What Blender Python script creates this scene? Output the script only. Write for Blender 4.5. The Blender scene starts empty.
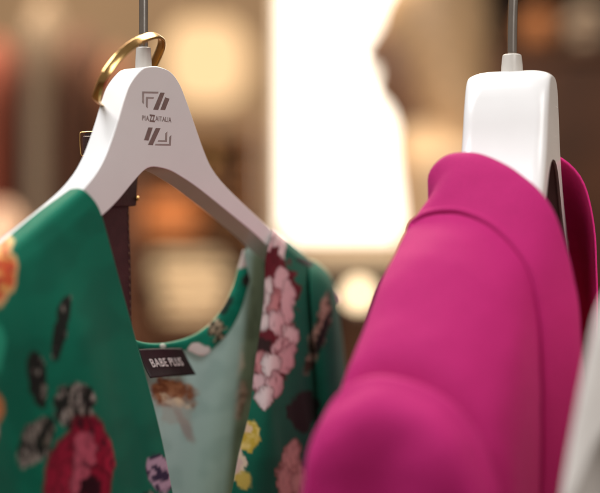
import bpy, bmesh, math, random
from mathutils import Vector, noise, Matrix
random.seed(4)
S = bpy.context.scene
C = S.collection
R = math.radians

# ------------------------------------------------------------------ camera
H = 1.40
LENS = 85.0
FPX = LENS / 36.0 * 600.0
cam_d = bpy.data.cameras.new('camera')
cam = bpy.data.objects.new('camera', cam_d); C.objects.link(cam)
cam.location = (0, 0, H); cam.rotation_euler = (R(90), 0, 0)
cam_d.lens = LENS; cam_d.sensor_width = 36; cam_d.sensor_fit = 'HORIZONTAL'
cam_d.clip_start = 0.05; cam_d.clip_end = 60
cam_d.dof.use_dof = True; cam_d.dof.focus_distance = 0.810
cam_d.dof.aperture_fstop = 2.65; cam_d.dof.aperture_blades = 0
S.camera = cam

def W(px, py, d):
    """a point of the place, measured on the photograph, at a distance of d metres"""
    return Vector(((px - 300) / FPX * d, d, H - (py - 246.5) / FPX * d))

def proj(p):
    return (300 + p.x / p.y * FPX, 246.5 - (p.z - H) / p.y * FPX)

class Frame:
    def __init__(s, O, u):
        s.O = Vector(O); s.u = Vector((u[0], u[1], 0)).normalized()
        s.n = Vector((-s.u.y, s.u.x, 0))          # behind the thing
    def pt(s, x, y, z):                            # local -> world
        return s.O + s.u * x + s.n * y + Vector((0, 0, z))
    def _hit(s, px, py, nor, off):
        r = Vector(((px - 300) / FPX, 1, -(py - 246.5) / FPX)); c = Vector((0, 0, H))
        t = (off + (s.O - c).dot(nor)) / r.dot(nor)
        return c + r * t
    def on_y(s, px, py, yl): return s._hit(px, py, s.n, yl)
    def on_x(s, px, py, xl): return s._hit(px, py, s.u, xl)
    def loc(s, p):
        q = p - s.O
        return Vector((q.dot(s.u), q.dot(s.n), q.z))

# ------------------------------------------------------------------ curves
def cr(a, b, c, d, t):
    return 0.5 * ((2 * b) + (c - a) * t + (2 * a - 5 * b + 4 * c - d) * t * t + (3 * b - a - 3 * c + d) * t ** 3)

def spline(P, n, closed=False):
    """resample a poly line at n points, even in chord length, through a Catmull-Rom curve"""
    P = [Vector(p) for p in P]
    m = len(P)
    dense = []
    segs = m if closed else m - 1
    for i in range(segs):
        if closed:
            a, b, c, d = P[(i - 1) % m], P[i], P[(i + 1) % m], P[(i + 2) % m]
        else:
            b, c = P[i], P[i + 1]
            a = P[i - 1] if i > 0 else b * 2 - c
            d = P[i + 2] if i + 2 < m else c * 2 - b
        for k in range(12):
            dense.append(cr(a, b, c, d, k / 12))
    dense.append(P[0] if closed else P[-1])
    L = [0.0]
    for i in range(1, len(dense)): L.append(L[-1] + (dense[i] - dense[i - 1]).length)
    out = []; j = 0
    for k in range(n):
        t = L[-1] * k / (n if closed else n - 1)
        while j < len(L) - 2 and L[j + 1] < t: j += 1
        e = (t - L[j]) / max(L[j + 1] - L[j], 1e-9)
        out.append(dense[j].lerp(dense[j + 1], min(max(e, 0), 1)))
    return out

def loft(sections, nu, nv):
    """sections (poly lines of 3-D points) -> nv x nu grid"""
    secs = [spline(s, nu) for s in sections]
    cols = [spline_idx([s[i] for s in secs], nv) for i in range(nu)]
    return [[cols[i][j] for i in range(nu)] for j in range(nv)]

def spline_idx(P, n):
    m = len(P); out = []
    for k in range(n):
        t = (m - 1) * k / (n - 1); i = min(int(t), m - 2); f = t - i
        b, c = P[i], P[i + 1]
        a = P[i - 1] if i > 0 else b * 2 - c
        d = P[i + 2] if i + 2 < m else c * 2 - b
        out.append(cr(a, b, c, d, f))
    return out

def smooth(e0, e1, x):
    t = min(max((x - e0) / (e1 - e0), 0), 1); return t * t * (3 - 2 * t)
def mix(a, b, t): return tuple(a[i] + (b[i] - a[i]) * t for i in range(3))
def ns(x, y, s, seed=0.0, oct=3):
    return noise.fractal(Vector((x / s + seed, y / s - seed * 1.7, seed)), 0.9, 2.0, oct)

# ------------------------------------------------------------------ objects
def link(name, me, mats, parent=None):
    o = bpy.data.objects.new(name, me); C.objects.link(o)
    for m in (mats if isinstance(mats, (list, tuple)) else [mats]): me.materials.append(m)
    if parent is not None:
        o.parent = parent
        q = parent; off = Vector((0, 0, 0))
        while q is not None: off += q.location; q = q.parent
        me.transform(Matrix.Translation(-off))
    return o

def empty(name, loc):
    o = bpy.data.objects.new(name, None); C.objects.link(o); o.location = loc; o.empty_display_size = .02
    return o

def tag(o, label=None, cat=None, group=None, kind=None):
    if label: o['label'] = label
    if cat: o['category'] = cat
    if group: o['group'] = group
    if kind: o['kind'] = kind
    return o

def shade(me):
    me.polygons.foreach_set('use_smooth', [True] * len(me.polygons))

def grid_mesh(name, G, mats, parent=None, paint=None, thick=0.0, closed_u=False, sub=0, offs=-1.0):
    nv, nu = len(G), len(G[0])
    V = [p for r in G for p in r]
    Fc = []
    for j in range(nv - 1):
        for i in range(nu if closed_u else nu - 1):
            k = (i + 1) % nu
            Fc.append((j * nu + i, j * nu + k, (j + 1) * nu + k, (j + 1) * nu + i))
    me = bpy.data.meshes.new(name); me.from_pydata([tuple(v) for v in V], [], Fc); shade(me)
    uv = me.uv_layers.new(name='weave')
    for poly in me.polygons:
        for li, vi in zip(poly.loop_indices, poly.vertices):
            uv.data[li].uv = ((vi % nu) / max(nu - 1, 1), (vi // nu) / max(nv - 1, 1))
    if paint:
        ca = me.color_attributes.new('print', 'FLOAT_COLOR', 'POINT')
        buf = []
        for v in V:
            x, y = proj(v); c = paint(x, y); buf += [c[0], c[1], c[2], 1.0]
        ca.data.foreach_set('color', buf)
    o = link(name, me, mats, parent)
    if thick:
        m = o.modifiers.new('cloth thickness', 'SOLIDIFY'); m.thickness = thick; m.offset = offs
        if isinstance(mats, (list, tuple)) and len(mats) > 1: m.material_offset = 1
    if sub:
        m = o.modifiers.new('sub', 'SUBSURF'); m.levels = sub; m.render_levels = sub
    return o

def bm_obj(name, bm, mat, parent=None, smooth_=True):
    bmesh.ops.recalc_face_normals(bm, faces=bm.faces[:])
    me = bpy.data.meshes.new(name); bm.to_mesh(me); bm.free()
    if smooth_: shade(me)
    return link(name, me, mat, parent)

def bevel(o, w, seg=3, angle=35):
    m = o.modifiers.new('bevel', 'BEVEL'); m.width = w; m.segments = seg; m.limit_method = 'ANGLE'; m.angle_limit = R(angle)
    n = o.modifiers.new('wn', 'WEIGHTED_NORMAL'); n.keep_sharp = False
    return o

def tube(bm, P, r, seg=16, flat=None, cap=True):
    """swept round (or flat: (width, thickness, up)) section"""
    rings = []
    for i, p in enumerate(P):
        t = (P[min(i + 1, len(P) - 1)] - P[max(i - 1, 0)]).normalized()
        a = Vector((0, 0, 1)) if abs(t.z) < .9 else Vector((0, 1, 0))
        s = t.cross(a).normalized(); b = s.cross(t).normalized()
        rr = r[i] if isinstance(r, (list, tuple)) else r
        rings.append([bm.verts.new(p + (s * math.cos(k / seg * 2 * math.pi) + b * math.sin(k / seg * 2 * math.pi)) * rr) for k in range(seg)])
    for i in range(len(rings) - 1):
        for k in range(seg):
            bm.faces.new((rings[i][k], rings[i][(k + 1) % seg], rings[i + 1][(k + 1) % seg], rings[i + 1][k]))
    if cap:
        bm.faces.new(rings[0][::-1]); bm.faces.new(rings[-1])

def box(bm, lo, hi):
    vs = [bm.verts.new((x, y, z)) for x in (lo[0], hi[0]) for y in (lo[1], hi[1]) for z in (lo[2], hi[2])]
    for f in ((0, 1, 3, 2), (4, 6, 7, 5), (0, 4, 5, 1), (2, 3, 7, 6), (0, 2, 6, 4), (1, 5, 7, 3)):
        bm.faces.new([vs[i] for i in f])

# ------------------------------------------------------------------ materials
def mat(name, base, rough=.5, metal=0, **kw):
    m = bpy.data.materials.new(name); m.use_nodes = True
    nt = m.node_tree; b = nt.nodes['Principled BSDF']
    b.inputs['Base Color'].default_value = (*base, 1); b.inputs['Roughness'].default_value = rough; b.inputs['Metallic'].default_value = metal
    for k, v in kw.items():
        b.inputs[k.replace('_', ' ')].default_value = v
    return m, nt, b

def add_noise_color(nt, b, base, var, scale, detail=4, obj=True):
    tc = nt.nodes.new('ShaderNodeTexCoord'); n = nt.nodes.new('ShaderNodeTexNoise'); n.inputs['Scale'].default_value = scale; n.inputs['Detail'].default_value = detail
    r = nt.nodes.new('ShaderNodeValToRGB')
    r.color_ramp.elements[0].position = .3; r.color_ramp.elements[1].position = .7
    r.color_ramp.elements[0].color = (*[c * (1 - var) for c in base], 1); r.color_ramp.elements[1].color = (*[min(c * (1 + var), 1) for c in base], 1)
    nt.links.new(tc.outputs['Object'], n.inputs['Vector']); nt.links.new(n.outputs['Fac'], r.inputs['Fac']); nt.links.new(r.outputs['Color'], b.inputs['Base Color'])
    return tc, n

def add_bump(nt, b, scale, strength, dist=.001, kind='noise', coord='Object'):
    tc = nt.nodes.new('ShaderNodeTexCoord')
    if kind == 'noise':
        n = nt.nodes.new('ShaderNodeTexNoise'); n.inputs['Scale'].default_value = scale; n.inputs['Detail'].default_value = 3; out = n.outputs['Fac']
    else:
        n = nt.nodes.new('ShaderNodeTexVoronoi'); n.inputs['Scale'].default_value = scale; out = n.outputs['Distance']
    bp = nt.nodes.new('ShaderNodeBump'); bp.inputs['Strength'].default_value = strength; bp.inputs['Distance'].default_value = dist
    nt.links.new(tc.outputs[coord], n.inputs['Vector']); nt.links.new(out, bp.inputs['Height']); nt.links.new(bp.outputs['Normal'], b.inputs['Normal'])
    return bp

def printed(name, rough=.6, sheen=.15, weave=1800, strength=.25):
    m, nt, b = mat(name, (1, 1, 1), rough); b.inputs['Sheen Weight'].default_value = sheen; b.inputs['Specular IOR Level'].default_value = .3
    a = nt.nodes.new('ShaderNodeAttribute'); a.attribute_name = 'print'
    nt.links.new(a.outputs['Color'], b.inputs['Base Color'])
    add_bump(nt, b, weave, strength, .0004, 'voronoi')
    return m

def plain(name, base, rough=.5, metal=0, var=0, vs=30, bs=0, bst=.2, bd=.001, **kw):
    m, nt, b = mat(name, base, rough, metal, **kw)
    if var: add_noise_color(nt, b, base, var, vs)
    if bs: add_bump(nt, b, bs, bst, bd)
    return m

M_plastic = plain('white glossy plastic', (.76, .75, .74), .25, 0, .012, 60, 0, .05, .0004, Coat_Weight=.25, Coat_Roughness=.12)
nt = M_plastic.node_tree; pb = nt.nodes['Principled BSDF']
tc = nt.nodes.new('ShaderNodeTexCoord'); mp = nt.nodes.new('ShaderNodeMapping'); mp.inputs['Scale'].default_value = (60, 60, 380); mp.inputs['Rotation'].default_value = (.5, .3, .2)
nz = nt.nodes.new('ShaderNodeTexNoise'); nz.inputs['Scale'].default_value = 1.0; nz.inputs['Detail'].default_value = 6
rr = nt.nodes.new('ShaderNodeMapRange'); rr.inputs['From Min'].default_value = .35; rr.inputs['From Max'].default_value = .75; rr.inputs['To Min'].default_value = .25; rr.inputs['To Max'].default_value = .275
nt.links.new(tc.outputs['Object'], mp.inputs['Vector']); nt.links.new(mp.outputs[0], nz.inputs['Vector']); nt.links.new(nz.outputs['Fac'], rr.inputs['Value']); nt.links.new(rr.outputs[0], pb.inputs['Roughness'])
M_collar = plain('milky plastic collar', (.62, .58, .53), .3, 0, .03, 60, Transmission_Weight=.15)
M_steel = plain('polished steel', (.62, .58, .54), .2, 1, .08, 90)
M_gold = plain('gold metal', (.78, .50, .20), .2, 1, .12, 120, 300, .08, .0004)
M_print = plain('brown grey print', (.20, .135, .12), .5, 0, .15, 300)
M_print2 = plain('pale brown print', (.33, .27, .25), .5, 0, .15, 300)
M_dress = printed('printed green jersey', .55, .04, 1800, .3)
M_dress.node_tree.nodes['Principled BSDF'].inputs['Specular IOR Level'].default_value = .16
M_reverse = printed('wrong side of printed jersey', .8, .1, 1500, .35)
nt = M_reverse.node_tree; tr_ = nt.nodes.new('ShaderNodeBsdfTranslucent'); mx = nt.nodes.new('ShaderNodeMixShader'); mx.inputs[0].default_value = .24
at_ = nt.nodes.new('ShaderNodeAttribute'); at_.attribute_name = 'print'
nt.links.new(at_.outputs['Color'], tr_.inputs['Color']); nt.links.new(nt.nodes['Principled BSDF'].outputs[0], mx.inputs[1]); nt.links.new(tr_.outputs[0], mx.inputs[2]); nt.links.new(mx.outputs[0], nt.nodes['Material Output'].inputs[0])
M_green = plain('green jersey', (.006, .15, .085), .6, 0, .1, 40, 1500, .2, .0004)
M_tagcloth = plain('black satin label', (.014, .009, .010), .42, 0, .2, 200, 2500, .3, .0003)
M_white_thread = plain('white thread', (.75, .72, .7), .7, 0, .05, 300)
M_leather = plain('dark brown leather', (.040, .013, .012), .5, 0, .25, 120, 900, .35, .0006)
M_stitch = plain('brown thread', (.16, .07, .04), .7, 0, .1, 300)

m, nt, b = mat('fuchsia crepe', (.41, .010, .128), .72)
b.inputs['Sheen Weight'].default_value = .12; b.inputs['Sheen Roughness'].default_value = .45; b.inputs['Sheen Tint'].default_value = (1, .40, .80, 1); b.inputs['Specular IOR Level'].default_value = .2
add_noise_color(nt, b, (.41, .010, .128), .11, 1100, 6)
add_bump(nt, b, 2000, .40, .0005, 'voronoi')
M_fuchsia = m
M_fuchsia_in = plain('fuchsia crepe wrong side', (.70, .016, .22), .85, 0, .06, 260, 1500, .4, .0005)
M_whitecloth = plain('white cotton', (.70, .66, .62), .85, 0, .04, 60, 1200, .4, .0005)

def emit(name, col, strength):
    m = bpy.data.materials.new(name); m.use_nodes = True; nt = m.node_tree
    nt.nodes.remove(nt.nodes['Principled BSDF'])
    e = nt.nodes.new('ShaderNodeEmission'); e.inputs['Color'].default_value = (*col, 1); e.inputs['Strength'].default_value = strength
    nt.links.new(e.outputs[0], nt.nodes['Material Output'].inputs[0])
    return m

# ================================================================== LEFT HANGER
TH = 53
OL = W(155, 118, .80)
T1 = .018
FL = Frame((0, 0, 0), (math.cos(R(TH)), math.sin(R(TH)), 0))
FL.O = OL + FL.n * (T1 / 2); FL.O.z = H
yF, yB = -T1 / 2, T1 / 2

def slab(fr, outline, y0, y1, name, m, parent, bev, seg=4, sub=None):
    bm = bmesh.new()
    a = [bm.verts.new(p + fr.n * 0) for p in outline]
    bck = [bm.verts.new(p + fr.n * (y1 - y0)) for p in outline]
    n = len(a)
    bm.faces.new(a); bm.faces.new(bck[::-1])
    for i in range(n): bm.faces.new((a[i], bck[i], bck[(i + 1) % n], a[(i + 1) % n]))
    o = bm_obj(name, bm, m, parent)
    if bev: bevel(o, bev, seg)
    return o

left_hanger = empty('clothes_hanger', FL.pt(0, 0, .06))
tag(left_hanger, 'white plastic hanger with brown stamped emblem and lettering holding the green dress', 'hanger', 'white plastic clothes hangers')
top = [(141, 70), (150, 66.5), (160, 67), (171, 72), (180, 84), (188, 104), (196, 127), (204, 150), (212, 168), (224, 184), (245, 205), (272, 230), (300, 255), (325, 278), (338, 292)]
end_r = [(342, 299), (338, 304)]
low_r = [(325, 295), (300, 273), (271, 249), (255, 234), (227, 211), (198, 188), (180, 176), (171, 171), (162, 168.2), (152, 167.2)]
low_l = [(144, 171), (133, 183), (117, 202), (100, 218), (60, 250), (0, 296), (-60, 340), (-120, 384)]
end_l = [(-130, 380), (-132, 368)]
top_l = [(-120, 356), (-60, 306), (0, 257), (45, 222), (78, 194), (94, 176), (103.5, 160), (110.5, 143), (117.5, 122), (124, 100), (130, 84)]
ring = spline([Vector((x, y, 0)) for x, y in top + end_r + low_r + low_l + end_l + top_l], 420, True)
hang_outline = [FL.on_y(p.x, p.y, yF) for p in ring]
body = slab(FL, hang_outline, yF, yB, 'body', M_plastic, left_hanger, .0048, 5)

# collar and hook
def lathe(name, base, prof, m, parent, seg=40):
    bm = bmesh.new(); rings = []
    for r, z in prof:
        rings.append([bm.verts.new(base + Vector((r * math.cos(k / seg * 2 * math.pi), r * math.sin(k / seg * 2 * math.pi), z))) for k in range(seg)])
    for i in range(len(rings) - 1):
        for k in range(seg): bm.faces.new((rings[i][k], rings[i][(k + 1) % seg], rings[i + 1][(k + 1) % seg], rings[i + 1][k]))
    bm.faces.new(rings[0][::-1]); bm.faces.new(rings[-1])
    o = bm_obj(name, bm, m, parent)
    bevel(o, .0006, 2, 30)
    return o

neckL = FL.on_y(143.5, 69, 0)
lathe('collar', neckL, [(.0048, -.006), (.0046, .004), (.0042, .0118), (.0036, .0122)], M_collar, left_hanger)
RAILZ = H + .192
def hook(name, base, parent, lean, u, r=.0026):
    P = []
    for k in range(6):
        f = k / 5
        P.append(base + Vector((lean * f * f, 0, .010 + (RAILZ - base.z - .010 - .0) * f)))
    topc = P[-1]; rad = .0185
    cx = topc + u * rad
    for k in range(1, 15):
        a = math.pi - k / 14 * R(205)
        P.append(cx + u * (rad * math.cos(a)) + Vector((0, 0, rad * math.sin(a))))
    P = spline(P, 70)
    bm = bmesh.new(); tube(bm, P, r, 18); return bm_obj(name, bm, M_steel, parent)
hook('hook', neckL, left_hanger, 0.0, FL.u)

# stamped emblem and lettering (ink film on the front face)
INK = yF - .00022
def ink(name, polys, m, parent):
    bm = bmesh.new()
    for P in polys:
        f = [bm.verts.new(FL.on_y(x, y, INK)) for x, y in P]
        g = [bm.verts.new(v.co + FL.n * .0003) for v in f]
        k = len(f)
        bm.faces.new(f); bm.faces.new(g[::-1])
        for i in range(k): bm.faces.new((f[i], g[i], g[(i + 1) % k], f[(i + 1) % k]))
    return bm_obj(name, bm, m, parent, False)
emb = ink('emblem', [
    [(160.6, 92.6), (164.8, 92.8), (158.2, 110), (153.4, 109.6)],
    [(165.4, 97.4), (169.6, 98.8), (165.2, 110), (160.6, 109.8)],
    [(148.6, 127.4), (152.8, 127.6), (148.6, 140.6), (144.2, 140)],
    [(156, 128), (160.6, 128.2), (152.8, 145.2), (148.2, 144.8)]], M_print, left_hanger)
ink('bracket', [
    [(142.4, 91.4), (158.6, 91.8), (158.2, 93.5), (144.2, 93.2), (144.0, 104), (142.4, 102.4)],
    [(146.2, 97), (154.2, 97.2), (153.6, 98.8), (148.0, 98.6), (147.8, 108.2), (146.2, 106.6)]], M_print2, emb)
ink('bracket', [
    [(171.4, 135.2), (171.0, 145.6), (155.2, 145.4), (155.8, 143.8), (169.3, 144.0), (169.7, 136.8)],
    [(167.4, 131.6), (167.0, 141.8), (158.0, 141.6), (158.6, 140.1), (165.2, 140.2), (165.6, 133.2)]], M_print2, emb)

def text_mesh(s, size, bold=0.0, ext=.0002):
    cu = bpy.data.curves.new('txt', 'FONT'); cu.body = s; cu.size = size; cu.align_x = 'LEFT'; cu.extrude = ext; cu.offset = bold; cu.resolution_u = 4; cu.space_character = 1.12
    o = bpy.data.objects.new('txt', cu); C.objects.link(o)
    dg = bpy.context.evaluated_depsgraph_get(); me = bpy.data.meshes.new_from_object(o.evaluated_get(dg))
    bpy.data.objects.remove(o); bpy.data.curves.remove(cu)
    return me
def place_text(name, s, p0, xdir, zdir, width, height, m, parent, bold=0):
    me = text_mesh(s, 1, bold, .02)
    xs = [v.co.x for v in me.vertices]; ys = [v.co.y for v in me.vertices]
    x0, x1, y0, y1 = min(xs), max(xs), min(ys), max(ys)
    nrm = xdir.cross(zdir).normalized()
    for v in me.vertices:
        a = (v.co.x - x0) / (x1 - x0); c = (v.co.y - y0) / (y1 - y0)
        v.co = p0 + xdir * (a * width) + zdir * (c * height) + nrm * (.00012 if v.co.z > 0 else -.0002)
    return link(name, me, m, parent)
fz = Vector((0, 0, 1))
def face_w(x0, x1, y): return FL.on_y(x0, y, yF), (FL.on_y(x1, y, yF) - FL.on_y(x0, y, yF)).length
for s, x0, x1, yb, hpx, bo in (('PIA', 142.2, 149.0, 120.4, 5.0, .012), ('ZZ', 149.4, 155.0, 121.8, 7.4, .05), ('AITALIA', 155.4, 171.2, 120.9, 5.0, .012)):
    p0, w = face_w(x0, x1, yb)
    place_text('lettering', s, p0, FL.u, fz, w, hpx * .565e-3, M_print, left_hanger, bo)

# ================================================================== RAIL (just above the picture)
rail = empty('clothes_rail', (0, .815, RAILZ))
tag(rail, 'steel clothes rail from which the two white hangers hang by their hooks', 'rail')
bm = bmesh.new(); ry = .80 + .0185 * .9
tube(bm, [Vector((-1.1, ry, RAILZ + .0035)), Vector((1.3, ry, RAILZ + .0035))], .0115, 24); bm_obj('tube', bm, M_steel, rail)
for x in (-1.1, 1.3):
    bm = bmesh.new(); tube(bm, [Vector((x, ry, 0.002)), Vector((x, ry, RAILZ - .008))], .0125, 24); bm_obj('upright', bm, M_steel, rail)

# ================================================================== DRESS PRINT
GREEN = (.000, .150, .088)
def ell(x, y, cx, cy, rx, ry, rot=0, warp=.25, ws=9, seed=0):
    ws = ws * 1.5; warp = warp * 1.2
    c, s = math.cos(R(rot)), math.sin(R(rot)); dx, dy = x - cx, y - cy
    a, b_ = (dx * c + dy * s) / rx, (-dx * s + dy * c) / ry
    return 1 - math.hypot(a, b_) + warp * ns(x + .37 * y, y - .41 * x, ws, seed + .37, 3)
def over(col, new, v, soft=.12): return mix(col, new, smooth(0, soft, v))

def cells(x, y, sx, sy, seed):
    d_, p_ = noise.voronoi(Vector((x / sx, y / sy, seed * 3.1)))
    return d_[0], d_[1] - d_[0], noise.noise(p_[0] * 7.3)
def leaf(col, x, y, cx, cy, rx, ry, rot, seed, light=.0):
    v = ell(x, y, cx, cy, rx, ry, rot, .2, 14, seed)
    if v < -.02: return col
    sp = smooth(.20 - light, .50 - light, ns(x * 1.4, y * .8, 13, seed + 3, 2) + .12)
    d1, e, h = cells(x + 3 * ns(x, y, 12, seed, 1), y, 9, 14, seed)
    c = mix((.010, .017, .012), mix((.14, .125, .10), (.38, .35, .31), .5 + .8 * h), sp)
    c = mix(c, (.008, .01, .01), smooth(.18, .04, e) * .85)
    return over(col, c, v)
def bloom(col, x, y, cx, cy, rx, ry, rot, seed, pale=(.70, .44, .44), deep=(.17, .012, .022), thr=.0, vs=11.0):
    """overlapping petals, scalloped outline, dark throats"""
    v = ell(x, y, cx, cy, rx, ry, rot, .28, 22, seed)
    if v < -.02: return col
    wx = x + 7 * ns(x, y, 24, seed + 5, 1); wy = y + 7 * ns(x, y, 24, seed + 8, 1)
    wx += 2.6 * ns(x, y, 8, seed + 11, 2); wy += 2.6 * ns(x, y, 8, seed + 13, 2)
    d1, e, h = cells(wx, wy, 2.1 * vs, 2.9 * vs, seed)
    c = mix(pale, (.84, .70, .68), smooth(-.3, .5, h))
    c = mix(c, mix(pale, deep, .5), smooth(.45, .05, e) * smooth(-.4, .5, ns(x, y, 17, seed + 3, 1) + .2) * .75)
    c = mix(c, deep, smooth(.13, .03, e) * smooth(-.25, .15, ns(x, y, 20, seed + 1, 1)))
    c = mix(c, deep, smooth(.16 + thr, .34 + thr, ns(x * 1.2, y * .7, 24, seed + 4, 2)))
    c = mix(c, tuple(k * .72 for k in c), smooth(.0, .45, ns(x * 1.7, y * .6, 9, seed + 17, 2)))
    return over(col, c, v, .1)

def petal(c, x, y, cx, cy, rx, ry, rot, seed, col, edge=(.17, .012, .024), ew=.05):
    if abs(x - cx) > 2.2 * max(rx, ry) or abs(y - cy) > 2.2 * max(rx, ry): return c
    v = ell(x + 2.5 * ns(x, y, 9, seed + 21, 2), y + 3 * ns(x, y, 9, seed + 25, 2), cx, cy, rx * 1.22, ry * 1.22, rot, .26, 9, seed)
    if v < -.02: return c
    f = mix(tuple(k * .66 for k in col), col, smooth(.0, .55, v + .25 * ns(x * 1.6, y * .6, 7, seed + 2, 2)))
    f = mix(f, mix(col, edge, .55), smooth(.15, .55, ns(x * 1.8, y * .7, 8, seed + 5, 2)))
    if ew: c = over(c, mix(c, edge, .75), v, .08)
    return over(c, f, v - ew, .16)
PK, PW, PD, MR, BK = (.74, .50, .52), (.82, .70, .69), (.62, .27, .28), (.15, .010, .020), (.035, .012, .012)
RD, RL, RP_ = (.27, .009, .032), (.36, .014, .045), (.46, .09, .135)
DK = (.022, .004, .007)
ROSE = [(56, 474, 11, 44, 8, 101, RD, DK), (106, 455, 10, 36, -10, 102, RL, DK), (69, 448, 8, 24, 18, 103, RD, DK), (96, 444, 9, 24, -6, 104, RD, DK),
    (66, 486, 9, 28, 10, 105, RL, DK), (84, 456, 11, 21, 10, 106, RP_, DK), (100, 486, 10, 20, -12, 107, RD, DK), (80, 484, 10, 15, 5, 108, RP_, DK), (91, 490, 9, 11, 0, 109, DK, DK, 0), (76, 512, 16, 18, 0, 110, RD, DK)]
PETALS = [
    (258, 262, 11, 20, 0, 71, (.06, .05, .035), BK, 0), (273, 254, 11, 32, 4, 72, PK, PK, 0), (279, 246, 6, 20, 8, 73, PW, PK, 0),
    (270, 318, 24, 58, 3, 74, MR, MR, 0), (268, 286, 9, 9, -15, 75, PW), (280, 282, 7, 14, 5, 76, PK), (262, 303, 8, 10, 20, 77, PW),
    (287, 306, 7, 24, 2, 78, PK, PK, 0), (274, 303, 6, 12, 12, 79, PD), (264, 322, 10, 9, 0, 80, PW), (277, 324, 8, 12, -10, 81, PK),
    (290, 336, 8, 13, 0, 82, PW), (262, 346, 13, 8, 5, 83, BK, BK, 0), (280, 347, 8, 9, 10, 84, PK), (286, 360, 9, 13, 12, 85, PK), (257, 362, 9, 11, 0, 86, PD),
    (271, 366, 9, 13, 5, 87, PW), (259, 381, 8, 10, -15, 88, PK), (275, 384, 8, 13, 14, 89, PK), (265, 397, 8, 9, 8, 90, PW),
    (291, 462, 10, 17, 10, 91, (.70, .52, .46), (.30, .16, .13)), (286, 485, 10, 16, -8, 92, (.66, .46, .42), (.30, .16, .13)), (301, 482, 8, 18, 5, 93, (.74, .58, .52), (.30, .16, .13))]
def paint_out(x, y):
    c = mix(GREEN, (.000, .125, .074), smooth(-.2, .4, ns(x, y, 40, 2, 2)))
    # ---- left front
    if x < 205:
        c = leaf(c, x, y, 61, 328, 8, 33, 12, 1, -.16)
        c = leaf(c, x, y, 37, 378, 9, 30, -8, 2, -.16)
        c = leaf(c, x, y, 74, 408, 24, 26, 10, 3, .30)
        c = leaf(c, x, y, 36, 440, 15, 32, 25, 4, .28)
        v = ell(x, y, 79, 478, 37, 64, 6, .14, 20, 5)
        if v > -.02:
            tx = x + 4 * ns(x, y, 12, 3, 2); ty = y + 4 * ns(x, y, 12, 9, 2)
            rc = mix((.18, .005, .018), (.28, .010, .034), smooth(-.2, .4, ns(tx, ty, 16, 7, 2)))
            rc = over(rc, (.018, .005, .008), ell(tx, ty, 76, 440, 5, 34, 14, .2, 10, 41), .6)
            for Q in ROSE: rc = petal(rc, tx, ty, *Q)
            rc = mix(rc, (.03, .005, .01), smooth(.25, .6, ns(tx * 1.6, ty * .5, 10, 44, 2)) * .8)
            c = over(c, rc, v)
        v = ell(x, y, 160, 473, 13, 22, -15, .15, 14, 10)
        if v > -.02:
            c = over(c, mix((.030, .028, .06), (.42, .33, .42), smooth(-.2, .2, ns(x, y, 11, 11, 2))), v)
        c = leaf(c, x, y, 148, 520, 20, 30, 0, 12, .2)
        # flower on the outer side of the shoulder
        v = ell(x, y, 2, 272, 15, 38, 4, .22, 14, 13)
        if v > -.02:
            fc = mix((.60, .09, .03), (.70, .36, .10), smooth(-.1, .3, ns(x, y, 14, 14, 2)))
            fc = mix(fc, (.45, .05, .03), smooth(.1, .4, ns(x, y, 10, 15, 2)))
            fc = mix((.72, .50, .22), fc, smooth(.05, .32, v))
            c = over(c, fc, v)
        c = over(c, (.02, .33, .2), ell(x, y, -2, 347, 9, 26, 0, .2, 12, 16), .3)
        c = over(c, (.50, .20, .07), ell(x, y, -4, 410, 9, 18, 0, .2, 12, 17), .3)
        c = bloom(c, x, y, -45, 420, 40, 60, 0, 18)
        c = leaf(c, x, y, 20, 560, 40, 50, 0, 19, .2)
    else:
        # ---- right front and sleeve
        for P in PETALS: c = petal(c, x, y, *P)
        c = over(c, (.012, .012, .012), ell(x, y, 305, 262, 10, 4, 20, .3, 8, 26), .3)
        c = over(c, (.010, .014, .012), ell(x, y, 302, 409, 16, 22, 0, .4, 12, 25), .2)
        v = ell(x, y, 247, 437, 15, 17, 20, .25, 9, 28)
        c = over(c, mix((.62, .46, .05), (.80, .66, .22), smooth(-.2, .4, ns(x, y, 8, 29, 2))), v)
        c = over(c, (.80, .62, .42), ell(x, y, 246, 428, 7, 5, 20, .2, 8, 30), .3)
        v = ell(x, y, 232, 462, 14, 24, -15, .3, 9, 31)
        c = over(c, mix((.70, .55, .48), (.78, .68, .5), smooth(-.2, .4, ns(x, y, 8, 32, 2))), v)
        c = over(c, (.60, .50, .10), ell(x, y, 243, 482, 9, 11, 0, .3, 8, 33), .3)
        v = ell(x, y, 320, 330, 9, 46, 18, .3, 9, 35)
        if v > -.02:
            c = over(c, mix((.05, .035, .02), (.42, .34, .25), smooth(-.15, .3, ns(x, y, 8, 36, 2))), v, .25)
        c = over(c, (.010, .013, .012), ell(x, y, 322, 335, 4, 26, 18, .3, 8, 37), .3)
        c = bloom(c, x, y, 262, 560, 30, 40, 0, 39)
    return c

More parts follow.
